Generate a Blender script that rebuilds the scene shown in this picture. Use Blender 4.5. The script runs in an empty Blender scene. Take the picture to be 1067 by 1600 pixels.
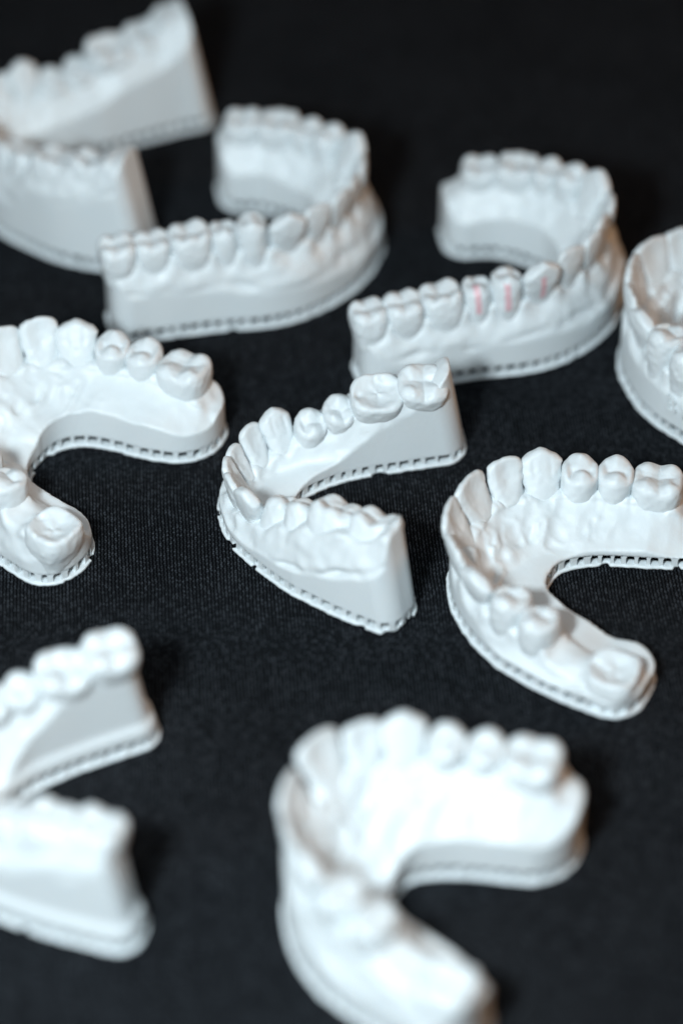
import bpy, math, random
import numpy as np
from mathutils import Matrix, Vector

# ------------------------------------------------------------------ camera, world, lamps, exposure
S = bpy.context.scene
MM = 0.001
PITCH = math.radians(42.0)
CAMD = 0.685
FPX = 5000.0                                    # focal length in photograph pixels (1067 x 1600)
cam_d = bpy.data.cameras.new('camera')
cam_d.sensor_fit = 'VERTICAL'
cam_d.sensor_height = 36.0
cam_d.sensor_width = 24.0
cam_d.lens = 36.0 * FPX / 1600.0
cam_d.clip_start = 0.01
cam_d.clip_end = 20.0
cam_d.dof.use_dof = True
cam_d.dof.focus_distance = 0.677
cam_d.dof.aperture_fstop = 4.0
cam_d.dof.aperture_blades = 9
cam = bpy.data.objects.new('camera', cam_d)
S.collection.objects.link(cam)
cam.location = (0.0, -CAMD * math.cos(PITCH), CAMD * math.sin(PITCH))
cam.rotation_euler = (math.radians(90) - PITCH, 0, 0)
S.camera = cam
S.render.resolution_x, S.render.resolution_y = 682, 1024

world = bpy.data.worlds.new('World')
S.world = world
world.use_nodes = True
bg = world.node_tree.nodes['Background']
bg.inputs['Color'].default_value = (1.0, 0.56, 0.30, 1)
bg.inputs['Strength'].default_value = 0.05


def area_lamp(name, loc, target, size, power, color):
    d = bpy.data.lights.new(name, 'AREA')
    d.shape = 'DISK'
    d.size = size
    d.energy = power
    d.color = color
    o = bpy.data.objects.new(name, d)
    S.collection.objects.link(o)
    o.location = loc
    o.rotation_euler = (Vector(target) - Vector(loc)).to_track_quat('-Z', 'Y').to_euler()
    return o


area_lamp('key_lamp', (-0.135, -0.36, 0.345), (0, -0.10, 0.0), 0.07, 2.8, (0.83, 0.945, 1.0))
area_lamp('overhead_fill', (-0.12, -0.50, 1.0), (0, 0, 0), 0.5, 2.6, (0.72, 0.89, 1.0))  # added soft cool fill from high in front, not a fixture of the room
area_lamp('room_lamp', (0.95, 0.30, 0.36), (0, 0, 0), 0.5, 2.4, (1.0, 0.52, 0.24))

S.view_settings.view_transform = 'Standard'
S.view_settings.look = 'None'
S.view_settings.exposure = 0.0
S.view_settings.gamma = 1.0
S.view_settings.use_curve_mapping = False
S.render.engine = 'CYCLES'

COL = S.collection
rng = np.random.default_rng(7)


# ------------------------------------------------------------------ materials
def new_mat(name):
    m = bpy.data.materials.new(name)
    m.use_nodes = True
    return m, m.node_tree.nodes, m.node_tree.links, m.node_tree.nodes['Principled BSDF']


def resin_material(name, mark=False):
    m, N, L, P = new_mat(name)
    tc = N.new('ShaderNodeTexCoord')
    n1 = N.new('ShaderNodeTexNoise')
    n1.inputs['Scale'].default_value = 140.0
    n1.inputs['Detail'].default_value = 3.0
    L.new(tc.outputs['Object'], n1.inputs['Vector'])
    mix = N.new('ShaderNodeMix')
    mix.data_type = 'RGBA'
    mix.inputs[6].default_value = (0.69, 0.745, 0.77, 1)
    mix.inputs[7].default_value = (0.74, 0.78, 0.79, 1)
    L.new(n1.outputs['Fac'], mix.inputs[0])
    col = mix.outputs[2]
    if mark:                                    # a red pencil stroke drawn down the outer face of the tooth
        sx = N.new('ShaderNodeSeparateXYZ')
        L.new(tc.outputs['Object'], sx.inputs[0])
        n3 = N.new('ShaderNodeTexNoise')
        n3.inputs['Scale'].default_value = 1500.0
        L.new(tc.outputs['Object'], n3.inputs['Vector'])

        def math_node(op, a, b=None, c=None):
            k = N.new('ShaderNodeMath')
            k.operation = op
            for i, v in enumerate((a, b, c)):
                if v is None:
                    continue
                if isinstance(v, (int, float)):
                    k.inputs[i].default_value = v
                else:
                    L.new(v, k.inputs[i])
            return k.outputs[0]
        x = math_node('ABSOLUTE', math_node('MULTIPLY_ADD', sx.outputs['Z'], -0.10, math_node('ADD', sx.outputs['X'], -0.0001)))
        fx = math_node('SUBTRACT', 1.0, math_node('DIVIDE', x, 0.00090))
        zc = math_node('ABSOLUTE', math_node('ADD', sx.outputs['Z'], -0.0046))
        fz = math_node('MULTIPLY', math_node('SUBTRACT', 1.0, math_node('DIVIDE', zc, 0.0037)), 3.0)
        fy = math_node('GREATER_THAN', sx.outputs['Y'], 0.0002)
        f = math_node('MULTIPLY', math_node('MINIMUM', fx, fz), fy)
        f = math_node('MULTIPLY', math_node('ADD', f, math_node('MULTIPLY', math_node('ADD', n3.outputs['Fac'], -0.6), 0.9)), 1.6)
        f = math_node('MINIMUM', math_node('MAXIMUM', f, 0.0), 0.48)
        mk = N.new('ShaderNodeMix')
        mk.data_type = 'RGBA'
        L.new(f, mk.inputs[0])
        L.new(col, mk.inputs[6])
        mk.inputs[7].default_value = (0.86, 0.22, 0.28, 1)
        col = mk.outputs[2]
    L.new(col, P.inputs['Base Color'])
    P.inputs['Roughness'].default_value = 0.45
    P.inputs['IOR'].default_value = 1.47
    P.inputs['Subsurface Weight'].default_value = 0.08
    P.inputs['Subsurface Radius'].default_value = (1.0, 0.75, 0.6)
    P.inputs['Subsurface Scale'].default_value = 0.0009
    n2 = N.new('ShaderNodeTexNoise')
    n2.inputs['Scale'].default_value = 900.0
    n2.inputs['Detail'].default_value = 4.0
    L.new(tc.outputs['Object'], n2.inputs['Vector'])
    b = N.new('ShaderNodeBump')
    b.inputs['Strength'].default_value = 0.18
    b.inputs['Distance'].default_value = 0.0003
    L.new(n2.outputs['Fac'], b.inputs['Height'])
    L.new(b.outputs['Normal'], P.inputs['Normal'])
    return m


def cloth_material():
    m, N, L, P = new_mat('black_knit_cloth')
    tc = N.new('ShaderNodeTexCoord')
    mp = N.new('ShaderNodeMapping')
    mp.inputs['Rotation'].default_value = (0, 0, math.radians(-4))
    L.new(tc.outputs['Object'], mp.inputs['Vector'])
    warp = N.new('ShaderNodeTexNoise')
    warp.inputs['Scale'].default_value = 60.0
    warp.inputs['Detail'].default_value = 2.0
    L.new(mp.outputs['Vector'], warp.inputs['Vector'])
    vm = N.new('ShaderNodeVectorMath')
    vm.operation = 'MULTIPLY_ADD'
    vm.inputs[1].default_value = (0.0009, 0.0009, 0)
    L.new(warp.outputs['Color'], vm.inputs[0])
    L.new(mp.outputs['Vector'], vm.inputs[2])
    sx = N.new('ShaderNodeSeparateXYZ')
    L.new(vm.outputs[0], sx.inputs[0])

    def mn(op, a, b=None, c=None):
        k = N.new('ShaderNodeMath')
        k.operation = op
        for i, v in enumerate((a, b, c)):
            if v is None:
                continue
            if isinstance(v, (int, float)):
                k.inputs[i].default_value = v
            else:
                L.new(v, k.inputs[i])
        return k.outputs[0]
    u = mn('DIVIDE', sx.outputs['X'], 0.00073)
    v0 = mn('DIVIDE', sx.outputs['Y'], 0.00060)
    cu = mn('FLOOR', u)
    fu = mn('SUBTRACT', mn('FRACT', u), 0.5)
    v = mn('ADD', mn('ADD', v0, mn('MULTIPLY', mn('ABSOLUTE', fu), 1.1)), mn('MULTIPLY', cu, 0.37))
    fv = mn('SUBTRACT', mn('FRACT', v), 0.5)
    zig = mn('MULTIPLY', mn('SINE', mn('MULTIPLY', v0, math.pi)), 0.10)
    rib = mn('MAXIMUM', mn('SUBTRACT', 1.0, mn('POWER', mn('MULTIPLY', mn('ABSOLUTE', mn('ADD', fu, zig)), 2.6), 1.6)), 0.0)
    st = mn('MAXIMUM', mn('SUBTRACT', 1.0, mn('POWER', mn('MULTIPLY', mn('ABSOLUTE', fv), 2.1), 2.0)), 0.0)
    cv = N.new('ShaderNodeCombineXYZ')
    L.new(cu, cv.inputs[0])
    L.new(mn('FLOOR', v), cv.inputs[1])
    wn = N.new('ShaderNodeTexWhiteNoise')
    wn.noise_dimensions = '2D'
    L.new(cv.outputs[0], wn.inputs['Vector'])
    loop = mn('MULTIPLY', rib, mn('ADD', mn('MULTIPLY', st, 0.85), 0.15))
    glint = mn('MULTIPLY', loop, mn('ADD', mn('MULTIPLY', mn('POWER', wn.outputs['Value'], 2.5), 1.0), 0.38))  # glints of the yarn painted into the base colour, brightness random per stitch
    fz = N.new('ShaderNodeTexNoise')
    fz.inputs['Scale'].default_value = 2600.0
    fz.inputs['Detail'].default_value = 3.0
    L.new(tc.outputs['Object'], fz.inputs['Vector'])
    b = N.new('ShaderNodeBump')
    b.inputs['Strength'].default_value = 0.7
    b.inputs['Distance'].default_value = 0.0003
    L.new(mn('ADD', loop, mn('MULTIPLY', fz.outputs['Fac'], 0.4)), b.inputs['Height'])
    L.new(b.outputs['Normal'], P.inputs['Normal'])
    big = N.new('ShaderNodeTexNoise')
    big.inputs['Scale'].default_value = 35.0
    big.inputs['Detail'].default_value = 4.0
    L.new(tc.outputs['Object'], big.inputs['Vector'])
    mix = N.new('ShaderNodeMix')
    mix.data_type = 'RGBA'
    mix.inputs[6].default_value = (0.0013, 0.0015, 0.0018, 1)
    mix.inputs[7].default_value = (0.060, 0.068, 0.079, 1)
    L.new(mn('MULTIPLY', glint, mn('ADD', mn('MULTIPLY', big.outputs['Fac'], 0.7), 0.65)), mix.inputs[0])
    mix.clamp_factor = True
    L.new(mix.outputs[2], P.inputs['Base Color'])
    P.inputs['Roughness'].default_value = 0.85
    P.inputs['Specular IOR Level'].default_value = 0.02
    return m


RESIN = resin_material('white_resin')
MARKED = resin_material('white_resin_with_red_stroke', True)
CLOTH = cloth_material()


# ------------------------------------------------------------------ implicit surfaces -> meshes
def rmax(a, b, r):
    """intersection with a rounded edge of radius r"""
    u = np.maximum(a + r, 0)
    v = np.maximum(b + r, 0)
    return -r + np.sqrt(u * u + v * v) + np.minimum(np.maximum(a + r, b + r), 0)


def smin(a, b, k):
    h = np.clip(0.5 + 0.5 * (b - a) / k, 0, 1)
    return b * (1 - h) + a * h - k * h * (1 - h)


def surface_nets(F, org, step):
    F = F.astype(np.float32)
    ins = F < 0
    nx, ny, nz = F.shape
    c = [ins[i:nx - 1 + i, j:ny - 1 + j, k:nz - 1 + k] for i in (0, 1) for j in (0, 1) for k in (0, 1)]
    cnt = np.zeros((nx - 1, ny - 1, nz - 1), np.uint8)
    for q in c:
        cnt += q
    act = (cnt > 0) & (cnt < 8)
    I, J, K = np.nonzero(act)
    idx = -np.ones(act.shape, np.int64)
    idx[I, J, K] = np.arange(len(I))
    P = np.zeros((len(I), 3), np.float32)
    W = np.zeros(len(I), np.float32)
    corners = [(i, j, k) for i in (0, 1) for j in (0, 1) for k in (0, 1)]
    for a in corners:
        for ax in range(3):
            if a[ax]:
                continue
            b = list(a)
            b[ax] = 1
            fa = F[I + a[0], J + a[1], K + a[2]]
            fb = F[I + b[0], J + b[1], K + b[2]]
            m = (fa < 0) != (fb < 0)
            den = np.where(m, fa - fb, 1)
            t = np.where(m, fa / den, 0)
            for d in range(3):
                P[:, d] += np.where(m, a[d] + (t if d == ax else 0), 0)
            W += m
    P /= W[:, None]
    P += np.stack([I, J, K], 1)
    V = P * np.array(step, np.float32) + np.array(org, np.float32)
    quads = []
    sl = slice(1, None)
    for ax in range(3):
        a0 = [slice(None)] * 3
        a1 = [slice(None)] * 3
        a0[ax] = slice(0, -1)
        a1[ax] = slice(1, None)
        A = ins[tuple(a0)]
        B = ins[tuple(a1)]
        X = np.nonzero(A != B)
        u, v = (ax + 1) % 3, (ax + 2) % 3
        ok = (X[u] > 0) & (X[v] > 0) & (X[u] < F.shape[u] - 1) & (X[v] < F.shape[v] - 1)
        X = [x[ok] for x in X]
        flip = ~A[tuple(X)]

        def cell(du, dv):
            y = list(X)
            y[u] = y[u] + du
            y[v] = y[v] + dv
            return idx[tuple(y)]
        q = np.stack([cell(-1, -1), cell(0, -1), cell(0, 0), cell(-1, 0)], 1)
        q[flip] = q[flip][:, ::-1]
        quads.append(q)
    return V, np.concatenate(quads)


def mesh_from(name, V, Q, mat):
    me = bpy.data.meshes.new(name)
    n, m = len(V), len(Q)
    me.vertices.add(n)
    me.vertices.foreach_set('co', (V * MM).astype(np.float32).ravel())
    me.loops.add(4 * m)
    me.loops.foreach_set('vertex_index', Q.astype(np.int32).ravel())
    me.polygons.add(m)
    me.polygons.foreach_set('loop_start', np.arange(0, 4 * m, 4, dtype=np.int32))
    me.polygons.foreach_set('use_smooth', np.ones(m, bool))
    me.update(calc_edges=True)
    me.validate()
    me.materials.append(mat)
    return me


def link(name, data, parent=None, loc=(0, 0, 0), rot=(0, 0, 0), scale=(1, 1, 1)):
    o = bpy.data.objects.new(name, data)
    COL.objects.link(o)
    o.parent = parent
    o.location = loc
    o.rotation_euler = rot
    o.scale = scale
    return o


def vnoise(x, y, z, seed, n=32):
    """smooth lattice noise in -1..1 on a grid given by its three axes"""
    T = np.random.default_rng(seed).uniform(-1, 1, (n, n, n)).astype(np.float32)

    def weights(a):
        a = np.atleast_1d(np.asarray(a, float))
        i = np.floor(a).astype(int)
        f = a - i
        f = f * f * (3 - 2 * f)
        M = np.zeros((len(a), n), np.float32)
        M[np.arange(len(a)), i % n] += 1 - f
        M[np.arange(len(a)), (i + 1) % n] += f
        return M
    R = np.tensordot(weights(x), T, (1, 0))
    R = np.tensordot(R, weights(y), (1, 1)).transpose(0, 2, 1)
    return np.tensordot(R, weights(z), (2, 1))


# ------------------------------------------------------------------ teeth (x along the arch, +y outward, z up; origin at the gum line)
def tooth_mesh(kind, A, B, h, seed, vox, mat=RESIN, upper=False):
    r = np.random.default_rng(seed)
    pad = 1.0
    xs = np.arange(-A - pad, A + pad, vox)
    ys = np.arange(-B - pad - 1.5, B + pad + 1.5, vox)
    zs = np.arange(-4.5, h + 2.2, vox)
    X, Y, Z = [q.astype(np.float32) for q in np.meshgrid(xs, ys, zs, indexing='ij')]
    T = Z / h
    if kind in ('molar', 'molar5', 'bowl', 'premolar', 'premolar3', 'tri'):
        prof = 1 - 0.10 * ((T - 0.5) / 0.55) ** 2
        prof = np.where(T < -0.1, 1 - 0.10 * (0.6 / 0.55) ** 2 + 0.25 * (T + 0.1), prof)
        prof = np.maximum(prof, 0.45)
        n = 2.7 if kind.startswith('mol') or kind == 'bowl' else 2.2
        cy = (-0.06 * B * T)
        # slight waist between the cusps of the outer and inner faces
        waist = 1.0 + (0.05 * np.cos(X / A * math.pi * 1.0) * -np.clip(T, 0, 1) if n > 2.5 else 0)
        rr = (np.abs(X / (A * prof)) ** n + np.abs((Y - cy) / (B * prof * waist)) ** n) ** (1 / n)
        fw = (rr - 1) * min(A, B) * 0.92
        if kind in ('molar', 'tri'):
            cs = [(-.50, .52, 0), (.46, .50, -.2), (-.50, -.52, .1), (.48, -.5, -.15)]
        elif kind == 'molar5':
            cs = [(-.56, .52, 0), (.02, .58, -.1), (.60, .36, -.35), (-.48, -.52, .15), (.42, -.52, 0)]
        elif kind == 'premolar':
            cs = [(0.0, .50, .25), (0.04, -.52, -.45)]
        elif kind == 'premolar3':
            cs = [(0.0, .52, .1), (-.42, -.5, -.35), (.42, -.46, -.5)]
        else:
            cs = []
        cs = [(a + r.uniform(-.05, .05), b + r.uniform(-.05, .05), c + r.uniform(-.15, .1)) for a, b, c in cs]
        if kind == 'bowl':
            q = np.sqrt((X / (A * .72)) ** 2 + (Y / (B * .66)) ** 2)
            H = h - 0.2 - 1.25 * np.exp(-q ** 4) + 0.15 * np.cos(np.arctan2(Y, X) * 3 + 1)
            H = H - 0.8 * np.exp(-((X + A * .75) / 1.0) ** 2 - ((Y + 0.3) / 1.1) ** 2)
            H = H - 0.35 * np.exp(-((X + A * .05) / .5) ** 2) * (Y > 0) * np.clip(Y / B, 0, 1)
        else:
            sl = 0.54 if n > 2.5 else 0.62
            wob = 0.22 * vnoise(xs * .55 + 9, ys * .55 + 9, [3], seed)
            hs = [h + c - sl * np.sqrt((X - a * A) ** 2 + (Y - b * B) ** 2 + .45) + sl * .67 + wob for a, b, c in cs]
            H = hs[0]
            for q in hs[1:]:
                k = 0.16
                H = -smin(-H, -q, k)
            # marginal ridges close the groove at both ends
            mr = h - 0.95 - .9 * ((np.abs(X) - A * .80) / (A * .34)) ** 2 - 0.07 * Y * Y
            H = -smin(-H, -mr, 0.6)
            H = np.maximum(H, h - 2.6)
        ft = (Z - H) * 0.80
        f = rmax(fw, ft, 0.75)
    else:
        can = kind == 'canine'
        t = np.clip(T, -.6, 1.15)
        ax = A * (0.72 + 0.32 * np.sin(np.clip((t + .12) / 0.95, 0, 1) * math.pi / 2))
        ax = np.where(t > .6, ax * (1 - (.42 if can else .10) * ((t - .6) / .45) ** 2), ax)
        ax = np.maximum(ax, A * .35)
        yo = B * (0.55 + 0.28 * np.sin(np.clip(t, 0, 1) * 2.4) - .12 * t)            # outer face
        yi = -B * (0.85 * (1 - np.clip(t, -.2, 1) ** (0.75 if not can else 1.0).__float__() if False else
                   0.85 * (1 - np.clip(t, 0, 1) ** (0.8 if not can else 1.3))) - (0.02))
        yi = yi + np.clip(t, 0, 1) * (B * .10 if can else B * .22)
        cyc = (yo + yi) / 2
        by = np.maximum((yo - yi) / 2, 0.42)
        n = 2.5
        rr = (np.abs(X / ax) ** n + np.abs((Y - cyc) / by) ** n) ** (1 / n)
        fw = (rr - 1) * np.minimum(ax, by) * .95
        # curve of the outer face: edges fall back
        fw = np.maximum(fw, (Y - (yo - .10 * X * X / A)) * .95)
        if upper and not can:
            bowl = ((X / (A * .62)) ** 2 + ((Z - h * .62) / (h * .36)) ** 2)
            fw = np.maximum(fw, -(Y - (yi + 0.75 * np.exp(-bowl * 1.2)) + 0.0) * .9)
        elif not can:
            bowl = ((X / (A * .6)) ** 2 + ((Z - h * .6) / (h * .34)) ** 2)
            fw = np.maximum(fw, -(Y - (yi + 0.45 * np.exp(-bowl * 1.2))) * .9)
        else:
            fw = np.maximum(fw, -(Y - (yi + 0.30 * np.exp(-(((np.abs(X) - A * .45) / (A * .2)) ** 2 + ((Z - h * .6) / (h * .3)) ** 2)))) * .9)
        if can:
            H = h - 0.55 * np.sqrt(X * X + .3) + .25
        else:
            H = h - 1.2 * np.abs(X / A) ** 4 - 0.10 * X * r.uniform(-1, 1) + 0.08 * np.cos(X / A * 5)
        f = rmax(fw, (Z - H) * .9, 0.8 if can else 0.42)
    f = f + 0.11 * vnoise(xs * .9 + 5, ys * .9 + 5, zs * .9 + 5, seed + 3)
    f = np.maximum(f, -(Z + 3.8))
    V, Q = surface_nets(f, (xs[0], ys[0], zs[0]), (vox,) * 3)
    return mesh_from('tooth', V, Q, mat)


# half sizes (along the arch, across it) and crown height for each tooth, mm
LOWER = [('incisor', 2.75, 3.2, 8.2), ('incisor', 3.05, 3.3, 8.2), ('canine', 3.5, 3.9, 9.0), ('premolar', 3.55, 4.0, 7.6),
         ('premolar3', 3.7, 4.3, 6.8), ('molar5', 5.6, 5.2, 6.4), ('molar', 5.4, 5.1, 6.2), ('molar', 5.2, 5.0, 5.6)]
UPPER = [('incisor', 4.7, 3.6, 9.6), ('incisor', 3.8, 3.4, 9.0), ('canine', 4.2, 4.2, 9.4), ('premolar', 3.9, 4.7, 7.6),
         ('premolar', 3.8, 4.7, 7.2), ('molar', 5.6, 5.7, 6.6), ('molar', 5.2, 5.6, 5.8), ('molar', 4.5, 5.2, 5.0)]
LOWER_LONG = [('incisor', 3.4, 3.6, 9.4), ('incisor', 3.9, 3.7, 9.6), ('canine', 4.6, 4.5, 10.6), ('premolar', 3.5, 4.2, 8.8),
              ('premolar3', 3.5, 4.3, 7.4), ('molar5', 5.0, 5.0, 6.8), ('molar', 4.5, 4.8, 6.2), ('molar', 4.2, 4.6, 5.8)]
LIB = {}
TABLE = {'lower': LOWER, 'upper': UPPER, 'long': LOWER_LONG}


def tooth_data(upper, i, side, vox, special=None, variant=0):
    key = (upper, i, side, vox, special, variant)
    if key not in LIB:
        k, A, B, h = TABLE[upper][i]
        mat = RESIN
        if special == 'marked':
            mat = MARKED
        elif special:
            k = special
        LIB[key] = tooth_mesh(k, A, B, h, 100 * i + (50 if side > 0 else 0) + (7 if upper == 'upper' else 0) + 13 * variant, vox, mat, upper == 'upper')
    return LIB[key]


# ------------------------------------------------------------------ arches
def spline(pts, n=500, ext=22.0):
    P = np.array(pts, float)
    P = np.vstack([2 * P[0] - P[1], P, 2 * P[-1] - P[-2]])
    out = []
    for i in range(1, len(P) - 2):
        p0, p1, p2, p3 = P[i - 1:i + 3]
        for t in np.linspace(0, 1, 40, endpoint=False):
            out.append(0.5 * (2 * p1 + (p2 - p0) * t + (2 * p0 - 5 * p1 + 4 * p2 - p3) * t * t + (3 * p1 - p0 - 3 * p2 + p3) * t ** 3))
    out.append(P[-2])
    C = np.array(out)
    d0 = C[0] - C[3]
    d1 = C[-1] - C[-4]
    C = np.vstack([C[0] + d0 / np.linalg.norm(d0) * ext, C, C[-1] + d1 / np.linalg.norm(d1) * ext])
    L = np.concatenate([[0], np.cumsum(np.linalg.norm(np.diff(C, axis=0), axis=1))])
    s = np.linspace(0, L[-1], n)
    R = np.stack([np.interp(s, L, C[:, 0]), np.interp(s, L, C[:, 1])], 1)
    i0 = np.argmax(C[:, 1])
    return R, s - L[i0], (ext - L[i0], L[-1] - ext - L[i0])


def curve_coords(R, s, X, Y):
    """arc position and signed distance (positive outward) of grid points"""
    shp = X.shape
    P = np.stack([X.ravel(), Y.ravel()], 1)
    n = len(R)
    k = np.empty(len(P), int)
    R32, P32 = R.astype(np.float32), P.astype(np.float32)
    rr = (R32 ** 2).sum(1)
    for q in range(0, len(P), 8000):
        k[q:q + 8000] = (rr[None] - 2 * P32[q:q + 8000] @ R32.T).argmin(1)
    best = np.full(len(P), 1e18)
    bs = np.zeros(len(P))
    bd = np.zeros(len(P))
    for off in (-1, 0):
        j = np.clip(k + off, 0, n - 2)
        A, D = R[j], R[j + 1] - R[j]
        t = np.clip(((P - A) * D).sum(1) / (D ** 2).sum(1), 0, 1)
        d2 = ((P - A - D * t[:, None]) ** 2).sum(1)
        cr = D[:, 0] * (P[:, 1] - A[:, 1]) - D[:, 1] * (P[:, 0] - A[:, 0])
        m = d2 < best
        best = np.where(m, d2, best)
        bs = np.where(m, s[j] + (s[j + 1] - s[j]) * t, bs)
        bd = np.where(m, np.sqrt(d2) * np.sign(cr), bd)
    return bs.reshape(shp), bd.reshape(shp)


def mirror(half):
    return [(-x, y) for x, y in half[:0:-1]] + list(half)


def outline_2d(F, org, vox, level):
    """ordered points of the longest closed contour F = level"""
    G = F - level
    ins = G < 0
    nx, ny = G.shape
    start = None
    pts = {}
    for i in range(nx - 1):
        row = ins[i:i + 2]
        sm = row[:, :-1].astype(int).sum(0) + row[:, 1:].astype(int).sum(0)
        for j in np.nonzero((sm > 0) & (sm < 4))[0]:
            p = []
            for (a, b), (c, d) in (((0, 0), (1, 0)), ((0, 0), (0, 1)), ((1, 0), (1, 1)), ((0, 1), (1, 1))):
                fa, fb = G[i + a, j + b], G[i + c, j + d]
                if (fa < 0) != (fb < 0):
                    t = fa / (fa - fb)
                    p.append((i + a + (c - a) * t, j + b + (d - b) * t))
            pts[(i, int(j))] = np.mean(p, 0) * vox + np.array(org)
    todo = set(pts)
    best = []
    while todo:
        cur = todo.pop()
        chain = [cur]
        while True:
            i, j = cur
            nxt = None
            for di, dj in ((1, 0), (0, 1), (-1, 0), (0, -1), (1, 1), (-1, 1), (1, -1), (-1, -1)):
                if (i + di, j + dj) in todo:
                    nxt = (i + di, j + dj)
                    break
            if nxt is None:
                break
            todo.discard(nxt)
            chain.append(nxt)
            cur = nxt
        if len(chain) > len(best):
            best = chain
    C = np.array([pts[c] for c in best])
    for _ in range(3):
        C = (np.roll(C, 1, 0) + 2 * C + np.roll(C, -1, 0)) / 4
    return C


# one strut: a slightly waisted little post, unit size, z 0..1
def strut_mesh():
    r = [(0, .62), (.25, .46), (.75, .46), (1, .66)]
    V, Fc = [], []
    for z, w in r:
        for a, b in ((-1, -1), (1, -1), (1, 1), (-1, 1)):
            V.append((a * w, b * .5, z))
    for k in range(len(r) - 1):
        for q in range(4):
            a, b = 4 * k + q, 4 * k + (q + 1) % 4
            Fc.append((a, b, b + 4, a + 4))
    me = bpy.data.meshes.new('strut')
    me.from_pydata(V, [], Fc)
    me.materials.append(RESIN)
    return me


STRUT = strut_mesh()
PLATE_Z = 0.75        # thickness of the base plate
BODY_Z = 2.55         # underside of the cast


def build_model(label, group, pose, arch, upper=False, teeth=None, zg=None, wb=(6.5, 6.5), wl=(6.5, 6.5), ends=(0, 0), inner=None,
                vox=0.4, tvox=0.3, seed=1, lean=(0, 0), sharp_struts=True, vest=0.45, special=None, lip=0.0, marked=(),
                flare=0.25, lflare=0.5, rug=0.0, endr=4.0, size=1.0, occ=0.0, variant=0, pack=.91, sink=0.8, draft=0.0, floor=((-30, 6.5), (30, 6.5)), shift=0.0, bgum=.80, scal=1.2, table=None, chip=.72, tilt=None, near_sink=0.0):
    """pose = (x, y, angle of the front of the arch); teeth = {side: [(index, gap before), ...]}"""
    r = np.random.default_rng(seed)
    R, sa, (e0, e1) = spline(arch)
    e0 -= ends[0]
    e1 += ends[1]
    root = bpy.data.objects.new('dental_model', None)
    COL.objects.link(root)
    root.empty_display_size = 0.01
    root.location = (pose[0] * MM, pose[1] * MM, 0.0)
    root.rotation_euler = (0, 0, math.radians(pose[2] - 90))
    root.scale = (size,) * 3
    root['label'] = label
    root['category'] = 'dental model'
    root['group'] = group
    W = max(wb) + 3
    x0, x1 = R[:, 0].min(), R[:, 0].max()
    lim = [p for p, q in zip(R, sa) if e0 - 2 <= q <= e1 + 2]
    lim = np.array(lim)
    ylo = lim[:, 1].min() - 7
    xs = np.arange(lim[:, 0].min() - W, lim[:, 0].max() + W, vox)
    ys = np.arange(ylo, lim[:, 1].max() + W, vox)
    X2, Y2 = np.meshgrid(xs, ys, indexing='ij')
    s2, d2 = curve_coords(R, sa, X2, Y2)
    if inner is not None:
        Ri, si, _ = spline(inner)
        _, di = curve_coords(Ri, si, X2, Y2)
        fin = -di
    else:
        fin = -d2 - np.interp(np.abs(s2), [8, 30], wl)
    wob = 0.18 * np.sin(s2 * .17 + seed) + .06 * np.sin(s2 * .43 + 2 * seed)
    fp = rmax(d2 - np.interp(np.abs(s2), [8, 30], wb) - wob, fin + wob * .6, 1.0)
    fside = fp
    fe = np.maximum(s2 - e1, e0 - s2)
    fp = rmax(fp, fe, endr)

    # gum line and crowns ------------------------------------------------
    zk = np.array(zg, float)                            # rows: arc position (mm from the front), gum height

    def gum(sv):
        return np.interp(sv, zk[:, 0], zk[:, 1])
    lst = []
    kind = table or ('upper' if upper else 'lower')
    tab = TABLE[kind]
    for side in (-1, 1):
        pos = 0.0
        for i, gap in teeth[side]:
            A = tab[i][1]
            pos += gap + A * pack
            lst.append((side * pos + shift, A, tab[i][2], i, side))
            pos += A * pack
    lst.sort()
    em = np.zeros_like(s2)
    tb = np.zeros_like(s2)
    wt = np.zeros_like(s2) + 1e-6
    for sc, A, B, i, side in lst:
        g = np.exp(-((s2 - sc) / (A * .62)) ** 2)
        em = np.maximum(em, g)
        tb += B * g
        wt += g
    ss = np.array([q[0] for q in lst])
    tb = np.interp(s2, ss, [q[2] for q in lst])
    cover = np.zeros_like(s2)                          # 1 where a crown stands, 0 over gaps
    for sc, A, B, i, side in lst:
        cover = np.maximum(cover, 1 / (1 + np.exp((np.abs(s2 - sc) - A - .2) / .5)))
    zg2 = gum(s2)
    zmax = zk[:, 1].max() + 3.5
    zs = np.arange(BODY_Z - 2.6, zmax, vox)
    X, Y, Z = [q.astype(np.float32) for q in np.meshgrid(xs, ys, zs, indexing='ij')]
    s3, d3, em3, tb3, zg3, cov3 = [np.broadcast_to(q[..., None], X.shape) for q in [w.astype(np.float32) for w in (s2, d2, em, tb, zg2, cover)]]
    dz = zg3 - Z
    dzp = np.maximum(dz, 0)
    nz1 = vnoise(xs * .16 + 3, ys * .16 + 3, zs * .16 + 3, seed)
    nz2 = vnoise(xs * .45 + 3, ys * .45 + 3, zs * .45 + 3, seed + 1)
    bg3 = np.where(s3 < 0, bgum[0], bgum[1]) if isinstance(bgum, tuple) else bgum
    Bz = tb3 * bg3 + 0.35 + flare * dzp + 0.55 * (1 + nz1) * (em3 - .45) * np.exp(-((dz - 2.5) / 4.0) ** 2) \
        - vest * np.exp(-((dz - 7.2 - .9 * np.sin(s3 * .23 + seed)) / 1.1) ** 2) * (1 + .6 * np.sin(s3 * .5 + seed)) \
        + .5 * np.exp(-((dz - 10) / 1.6) ** 2) * (1 + .5 * np.sin(s3 * .7 + seed))
    Bz = Bz - (np.where(s3 < 0, scal[0], scal[1]) if isinstance(scal, tuple) else scal) * em3 * np.exp(-(dzp / 3.2) ** 2)
    lf = lflare if isinstance(lflare, tuple) else (lflare, lflare)
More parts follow.
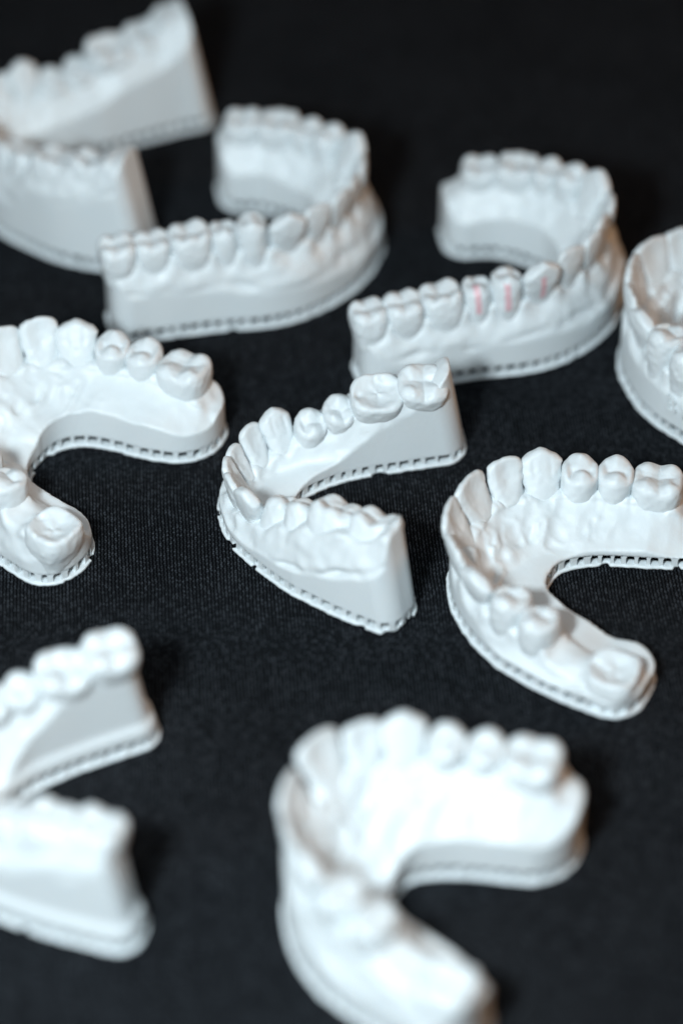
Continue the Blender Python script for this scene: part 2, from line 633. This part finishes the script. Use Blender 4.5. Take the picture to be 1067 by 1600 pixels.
    wside = 1 / (1 + np.exp(-s3 / 4))
    Lz = tb3 * .84 + 0.3 + (lf[1] * wside + lf[0] * (1 - wside)) * dzp * (0.65 + .045 * dzp) + 0.28 * (em3 - .45) * np.exp(-((dz - 1.2) / 2.0) ** 2)
    top = zg3 + 0.15 + 1.7 * (1 - em3) * cov3 - .035 * np.minimum(np.abs(d3), 8) ** 2 * (1 - cov3) - 1.2 * (1 - cov3) * em3
    f = rmax(rmax(d3 - Bz, -d3 - Lz, .8), (Z - top) * .9, 1.3)
    f = f * .9 + .52 * nz1 + .28 * nz2
    if rug:                                            # folds of the palate behind the front teeth
        msk = np.exp(-((d3 + 9.0) / 4.6) ** 2) * np.exp(-(s3 / 36.0) ** 4)
        rd = 1 - 2.2 * np.abs(vnoise(xs * .13 + 4, ys * .34 + 4, zs * .10 + 2, seed + 31)) + .4 * nz2 + .6 * (.5 - 2 * np.abs(vnoise(xs * .42 + 4, ys * .5 + 4, zs * .2 + 2, seed + 33)))
        f = f - rug * msk * rd - (1.5 if rug > .5 else .7) * np.exp(-((s3 - .8) / 2.4) ** 2 - ((d3 + 8.2) / 3.0) ** 2)
    zf2 = np.interp(s2, [q[0] for q in floor], [q[1] for q in floor]) + (1.1 if upper else .7) * vnoise(xs * .15 + 2, ys * .15 + 2, [4], seed + 7)[..., 0]
    f = smin(f, (Z - zf2[..., None]) * .95, 1.0)
    fpz = np.broadcast_to(fp.astype(np.float32)[..., None], X.shape)
    if draft:                                          # the cut ends lean inwards
        fpz = rmax(fside.astype(np.float32)[..., None], fe.astype(np.float32)[..., None] + draft * np.maximum(Z - BODY_Z, 0), endr)
    if lip:
        fpz = fpz + lip * (1 / (1 + np.exp(-(Z - 6.0) / .35)))
    f = rmax(f, fpz, 0.25)
    f = np.maximum(f, np.where(Z < BODY_Z, fpz + 4.0, f))
    f = np.maximum(f, -(Z - .45))
    # keep the underside of the cast flat and crisp
    V, Q = surface_nets(f, (xs[0], ys[0], zs[0]), (vox,) * 3)
    body = link('gum', mesh_from('gum', V, Q, RESIN), root)

    # base plate -----------------------------------------------------------
    pz = np.arange(-.3, PLATE_Z + .5, .15)
    Xp, Yp, Zp = np.meshgrid(xs, ys, pz, indexing='ij')
    rag = .10 * vnoise(xs * .6 + 2, ys * .6 + 2, [1], seed + 5) + .10 * vnoise(xs * 1.6 + 2, ys * 1.6 + 2, [1], seed + 6)
    chips = np.clip(vnoise(xs * .35 + 7, ys * .35 + 7, [5], seed + 9) - chip, 0, 1) * 5.0
    fpl = rmax(np.maximum(fp[..., None] - .55 + rag + chips, -(fp[..., None] + 1.8)), np.maximum(Zp - PLATE_Z, -Zp), .12)
    V, Q = surface_nets(fpl, (xs[0], ys[0], pz[0]), (vox, vox, .15))
    plate = link('base_plate', mesh_from('base_plate', V, Q, RESIN), root)

    # struts between plate and cast ------------------------------------------
    C = outline_2d(fp, (xs[0], ys[0]), vox, -.45)
    seg = np.linalg.norm(np.roll(C, -1, 0) - C, axis=1)
    cum = np.concatenate([[0], np.cumsum(seg)])
    posn = 0.0
    Cc = np.vstack([C, C[:1]])
    ca, sna = math.cos(root.rotation_euler.z), math.sin(root.rotation_euler.z)
    spots = []
    while posn < cum[-1] - 1.2:
        x = np.interp(posn, cum, Cc[:, 0])
        y = np.interp(posn, cum, Cc[:, 1])
        xa = np.interp((posn + .6) % cum[-1], cum, Cc[:, 0])
        ya = np.interp((posn + .6) % cum[-1], cum, Cc[:, 1])
        spots.append((x, y, math.atan2(ya - y, xa - x), r.uniform(.6, 1.5), r.uniform(.7, 1.2)))
        posn += r.uniform(2.3, 3.2)
    if sharp_struts:
        for x, y, a, w, dp in spots:
            link('strut', STRUT, plate, (x * MM, y * MM, (PLATE_Z - .1) * MM), (0, 0, a), (w * MM, dp * MM, (BODY_Z - PLATE_Z + .45) * MM))
    else:
        V, Fc = [], []
        base = [tuple(v.co) for v in STRUT.vertices]
        fcs = [tuple(p.vertices) for p in STRUT.polygons]
        for x, y, a, w, dp in spots:
            o = len(V)
            for u, v, z in base:
                u, v = u * w, v * dp
                V.append(((x + u * math.cos(a) - v * math.sin(a)) * MM, (y + u * math.sin(a) + v * math.cos(a)) * MM,
                          (PLATE_Z - .1 + z * (BODY_Z - PLATE_Z + .45)) * MM))
            Fc += [tuple(o + q for q in p) for p in fcs]
        me = bpy.data.meshes.new('strut')
        me.from_pydata(V, [], Fc)
        me.materials.append(RESIN)
        o = link('strut', me, plate)
        o['kind'] = 'stuff'

    # crowns -------------------------------------------------------------------
    for sc, A, B, i, side in lst:
        x = np.interp(sc, sa, R[:, 0])
        y = np.interp(sc, sa, R[:, 1])
        xa, ya = np.interp(sc - 1.5, sa, R[:, 0]), np.interp(sc - 1.5, sa, R[:, 1])
        xb, yb = np.interp(sc + 1.5, sa, R[:, 0]), np.interp(sc + 1.5, sa, R[:, 1])
        ang = math.atan2(yb - ya, xb - xa)               # local x follows the arch, +y must point outward
        sp = (special or {}).get((side, i))
        if (side, i) in marked:
            sp = 'marked'
        me = tooth_data(kind, i, side, tvox, sp, variant)
        front = i <= 2
        rx = math.radians((lean[0] if front else (tilt or {}).get(side, lean[1])) + r.uniform(-3, 3))
        o = link('tooth', me, root, (x * MM, y * MM, (float(gum(sc)) - (0 if i <= 2 else sink) - (.8 if i == 6 and draft else 0) - (1.9 if i == 6 and upper else 0) - (near_sink if side < 0 and i > 2 else 0) + r.uniform(-.25, .25)) * MM),
                 (-rx, math.radians(r.uniform(-3, 3)), ang + math.radians(r.uniform(-5, 5))))
        k = r.uniform(.97, 1.04)
        # teeth of the left side are mirror images along the arch
        o.scale = (k * (-1 if side < 0 else 1) * (1.09 if front and upper else 1), k, k * r.uniform(.97, 1.05))
        if sp == 'marked':
            o['label'] = 'tooth with a thin red pencil stroke down its outer face'
    return root


# ------------------------------------------------------------------ the cloth
def build_cloth():
    xs = np.concatenate([np.linspace(-700, -160, 10), np.linspace(-150, 150, 41), np.linspace(160, 700, 10)])
    ys = np.concatenate([np.linspace(-420, -190, 6), np.linspace(-180, 240, 57), np.linspace(260, 1500, 20)])
    X, Y = np.meshgrid(xs, ys, indexing='ij')
    Z = 0.10 * vnoise(xs * .02 + 40, ys * .02 + 40, [3], 11)[..., 0] - .12
    V = np.stack([X.ravel(), Y.ravel(), Z.ravel()], 1)
    nx, ny = X.shape
    I, J = np.meshgrid(np.arange(nx - 1), np.arange(ny - 1), indexing='ij')
    a = (I * ny + J).ravel()
    Q = np.stack([a, a + ny, a + ny + 1, a + 1], 1)
    o = link('tablecloth', mesh_from('tablecloth', V, Q, CLOTH))
    o['kind'] = 'structure'
    o['label'] = 'black ribbed knit cloth covering the table top'


build_cloth()

# ------------------------------------------------------------------ the nine printed models
LOW = mirror([(0, -0.5), (6, -2.0), (11.2, -6.2), (15.3, -12.8), (18.6, -20.5), (21.2, -27.5), (23.6, -34.5), (25.8, -41.5)])
LOWIN = mirror([(0, -12.5), (3.5, -13.5), (7.5, -17), (11.5, -22), (18.2, -34.5), (22.5, -44)])
FAR = [(-28, -42), (-27.5, -32), (-25, -23), (-20, -13), (-12, -5), (-3, -1.5), (5, -6), (13, -15.5), (19.5, -23), (25.5, -30), (31, -37), (34, -42)]
LONG = [(-24, -36), (-27.5, -26), (-28, -17.5), (-25, -8), (-20.6, -1.5), (-11.5, 3.8), (0, 2.5), (9.5, -2.5), (16, -10), (19.5, -20), (23, -28), (26.5, -36), (30, -43.5)]
UPP = mirror([(0, -0.5), (8.0, -2.2), (15.0, -7.5), (20.3, -15.5), (23.6, -24.5), (25.8, -34.0), (27.2, -44.0)])
UPF = mirror([(0, 2.0), (7.5, 0.5), (14.2, -4.6), (19.8, -13), (23.4, -23), (25.8, -33.0), (27.2, -44.0)])
UPIN = mirror([(0, -16), (5.0, -17.4), (8.6, -22), (11.3, -29), (13.6, -37), (16.5, -47)])
ROUND = mirror([(0, -17), (5.5, -17.8), (9.8, -21.5), (11.9, -28), (13.0, -36), (16.5, -47)])
G = 'white printed dental models on the black cloth'
FULL = [(0, 0), (1, 0), (2, 0), (3, 0), (4, 0), (5, 0), (6, 0)]
FULL8 = FULL + [(7, 0)]
GAP = [(0, 0), (1, 0), (2, 0), (3, 0), (4, 0), (6, 8.5)]
SIX = FULL[:6]


def zrow(rows, dz=0.0):
    return [(a, b + dz) for a, b in rows]


ZH = [(0, 8.5), (15, 10.5), (28, 14.0), (40, 18.0), (46, 19.5), (51, 23.0), (56, 26)]
ZL = [(-a, b) for a, b in ZH[:0:-1]] + ZH
ZM = [(-60, 11), (-50, 13), (-40, 16), (-20, 18), (0, 18), (20, 17.5), (40, 16.5), (60, 15.5)]
ZM2 = [(-60, 12), (-50, 14), (-40, 17), (-20, 17), (0, 16.5), (20, 17.0), (40, 19), (60, 20)]
ZU = [(-60, 8), (-45, 9.5), (-30, 12), (0, 13.5), (30, 13.5), (45, 13), (50, 11.8), (58, 8.5)]

ZA = [(0, 4.6), (9, 5.4), (18, 8.2), (24, 11.5), (30, 14.6), (40, 18.4), (46, 20.0), (51, 23.6), (56, 25.2)]
Z6 = [(-a, b) for a, b in ZA[:0:-1]] + ZA
build_model('small white lower arch in sharp focus at the centre, opening to the right', G, (-22, 4, 167), LOW, False,
            {-1: FULL, 1: FULL}, Z6, wb=(4.2, 8.2), inner=LOWIN, ends=(2.5, 2.5), vox=.34, tvox=.2, seed=3, lean=(10, -19), vest=.85, floor=((-32, 6.5), (-15, 4), (0, 3.6), (15, 4), (32, 6.5)),
            special={(1, 5): 'bowl'}, endr=4.5, flare=.36, draft=.17, pack=.89, sink=1.7, bgum=(1.02, .88), scal=(.5, 1.2), tilt={-1: -25, 1: -19}, near_sink=.7, chip=.5)
build_model('white arch opening left with thin red strokes on three of its teeth', G, (52.8, 66.4, -10), LONG, False,
            {-1: FULL, 1: FULL8}, ZM, wb=(6.8, 6.0), wl=(8.5, 8.5), ends=(-2.0, 1), lflare=(.85, .5), vox=.42, tvox=.27, seed=5, lean=(4, -3),
            marked=((1, 2), (1, 3), (1, 4)), endr=5, flare=.3, shift=8.8, sink=1.0, table='long', pack=.92, scal=2.6)
build_model('blurred white arch opening left without red strokes, behind the left half', G, (-3.2, 83.4, -11), LONG, False,
            {-1: FULL, 1: FULL8}, ZM2, wb=(6.8, 6.0), wl=(8.5, 8.5), ends=(-4.5, 1), lflare=(.85, .5), vox=.5, tvox=.27, seed=8, lean=(4, -3), endr=5, flare=.3, shift=8.8, sink=1.0, table='long', pack=.92, scal=2.6)
build_model('most distant white arch, cut off by the upper left edge of the photograph', G, (-86, 126, 167), FAR, False,
            {-1: FULL, 1: FULL}, zrow(ZL, 6), wb=(5.5, 6.0), wl=(7, 9), ends=(7, 4), vox=.5, tvox=.27, seed=9, lean=(6, -10), sharp_struts=False,
            flare=.3, draft=.17, sink=3.2, lflare=.85, floor=((-30, 9), (30, 9)))
build_model('white upper arch with a missing tooth on its near leg, at the left edge', G, (-80, 24, 150), UPP, True,
            {-1: [(0, 1.5), (1, 0), (2, 0), (3, .5), (4, .5), (6, 5)], 1: [(0, 3.5)] + SIX[1:]}, zrow(ZU, 1), wb=(5.0, 6.4), inner=ROUND, ends=(-1.2, 3), vox=.4, tvox=.24, seed=12, lean=(10, 0), rug=1.1, endr=8, lflare=(.9, 2.2),
            pack=.97, floor=((-40, 4.5), (-22, 5), (0, 8), (18, 9), (32, 6)), shift=1.5, special={(-1, 6): 'bowl'})
build_model('white upper arch at the right edge with palate folds and a gap', G, (27.8, -17.8, 160), UPF, True,
            {-1: GAP, 1: SIX}, zrow(ZU, -3.5), wb=(2.2, 5.8), inner=UPIN, ends=(0, 0), vox=.42, tvox=.25, seed=15, lean=(10, 0), rug=1.4, endr=6, lflare=(.9, 1.8),
            pack=.97, floor=((-30, 3.9), (30, 3.9)), shift=1, special={(-1, 6): 'bowl'})
build_model('nearest blurred white upper arch, bottom centre, its near leg missing a tooth', G, (-4.4, -102.2, 155), UPF, True,
            {-1: GAP, 1: [(0, 2.2)] + SIX[1:]}, zrow(ZU, 5), wb=(2.6, 6.6), inner=UPIN, ends=(0, -1.0), vox=.5, tvox=.27, seed=18, lean=(10, 0), rug=1.2, lflare=(.8, 1.2), sharp_struts=False, endr=8, pack=.96)
build_model('blurred white arch cut off by the left edge near the bottom', G, (-79, -91.0, 180), LOW, False,
            {-1: FULL, 1: FULL}, zrow(ZL, 5.5), wb=(6, 6.8), inner=LOWIN, ends=(1, 1), vox=.5, tvox=.27, seed=21, lean=(6, -14), lip=.85, sharp_struts=False,
            flare=.36, draft=.17, pack=.88, sink=2.2)
tall = build_model('tall white upper arch cut off by the right edge, brown shade inside its front teeth', G, (69.5, 57.5, 150), UPF, True,
                   {-1: FULL[:5], 1: SIX}, [(-60, 13.5), (0, 15), (60, 14)], wb=(2.8, 4.2), inner=UPIN, ends=(0, 0), vox=.42, tvox=.25, seed=25,
                   lean=(4, 0), rug=1.9, lflare=.9, flare=.15, pack=.9, scal=2.4, sink=-.6)

# two raised letters on the outer wall, the rest of the word lies beyond the frame
LET = []
for ch in 'Br':
    cu = bpy.data.curves.new('raised_letter', 'FONT')
    cu.body = ch
    cu.size = 0.0056
    cu.extrude = 0.0007
    cu.offset = 0.00011
    cu.align_x = 'CENTER'
    tmp = bpy.data.objects.new('tmp_letter', cu)
    COL.objects.link(tmp)
    dg = bpy.context.evaluated_depsgraph_get()
    me = bpy.data.meshes.new_from_object(tmp.evaluated_get(dg))
    bpy.data.objects.remove(tmp)
    me.materials.clear()
    me.materials.append(RESIN)
    o = link('raised_letter', me, tall)
    o['label'] = 'raised letter ' + ch + ' on the outer wall'
    LET.append(o)
bpy.context.view_layer.update()
gum_o = [c for c in tall.children if c.name.startswith('gum')][0]
for o, (wx, wy) in zip(LET, ((73.6, 28.0), (76.4, 25.2))):
    # drop the letter onto the wall, at 7 mm height, looking from the lower left of the scene
    src = Vector((wx - 20, wy - 30, 6.8)) * MM
    mw = gum_o.matrix_world
    inv = mw.inverted()
    d = (inv.to_3x3() @ Vector((20, 30, 0))).normalized()
    hit, p, nrm, _ = gum_o.ray_cast(inv @ src, d)
    if hit:
        z = Vector((nrm.x, nrm.y, 0)).normalized()
        y = Vector((0, 0, 1))
        x = y.cross(z)
        o.matrix_local = Matrix.Translation(p + z * -0.0001) @ Matrix((x, y, z)).transposed().to_4x4()
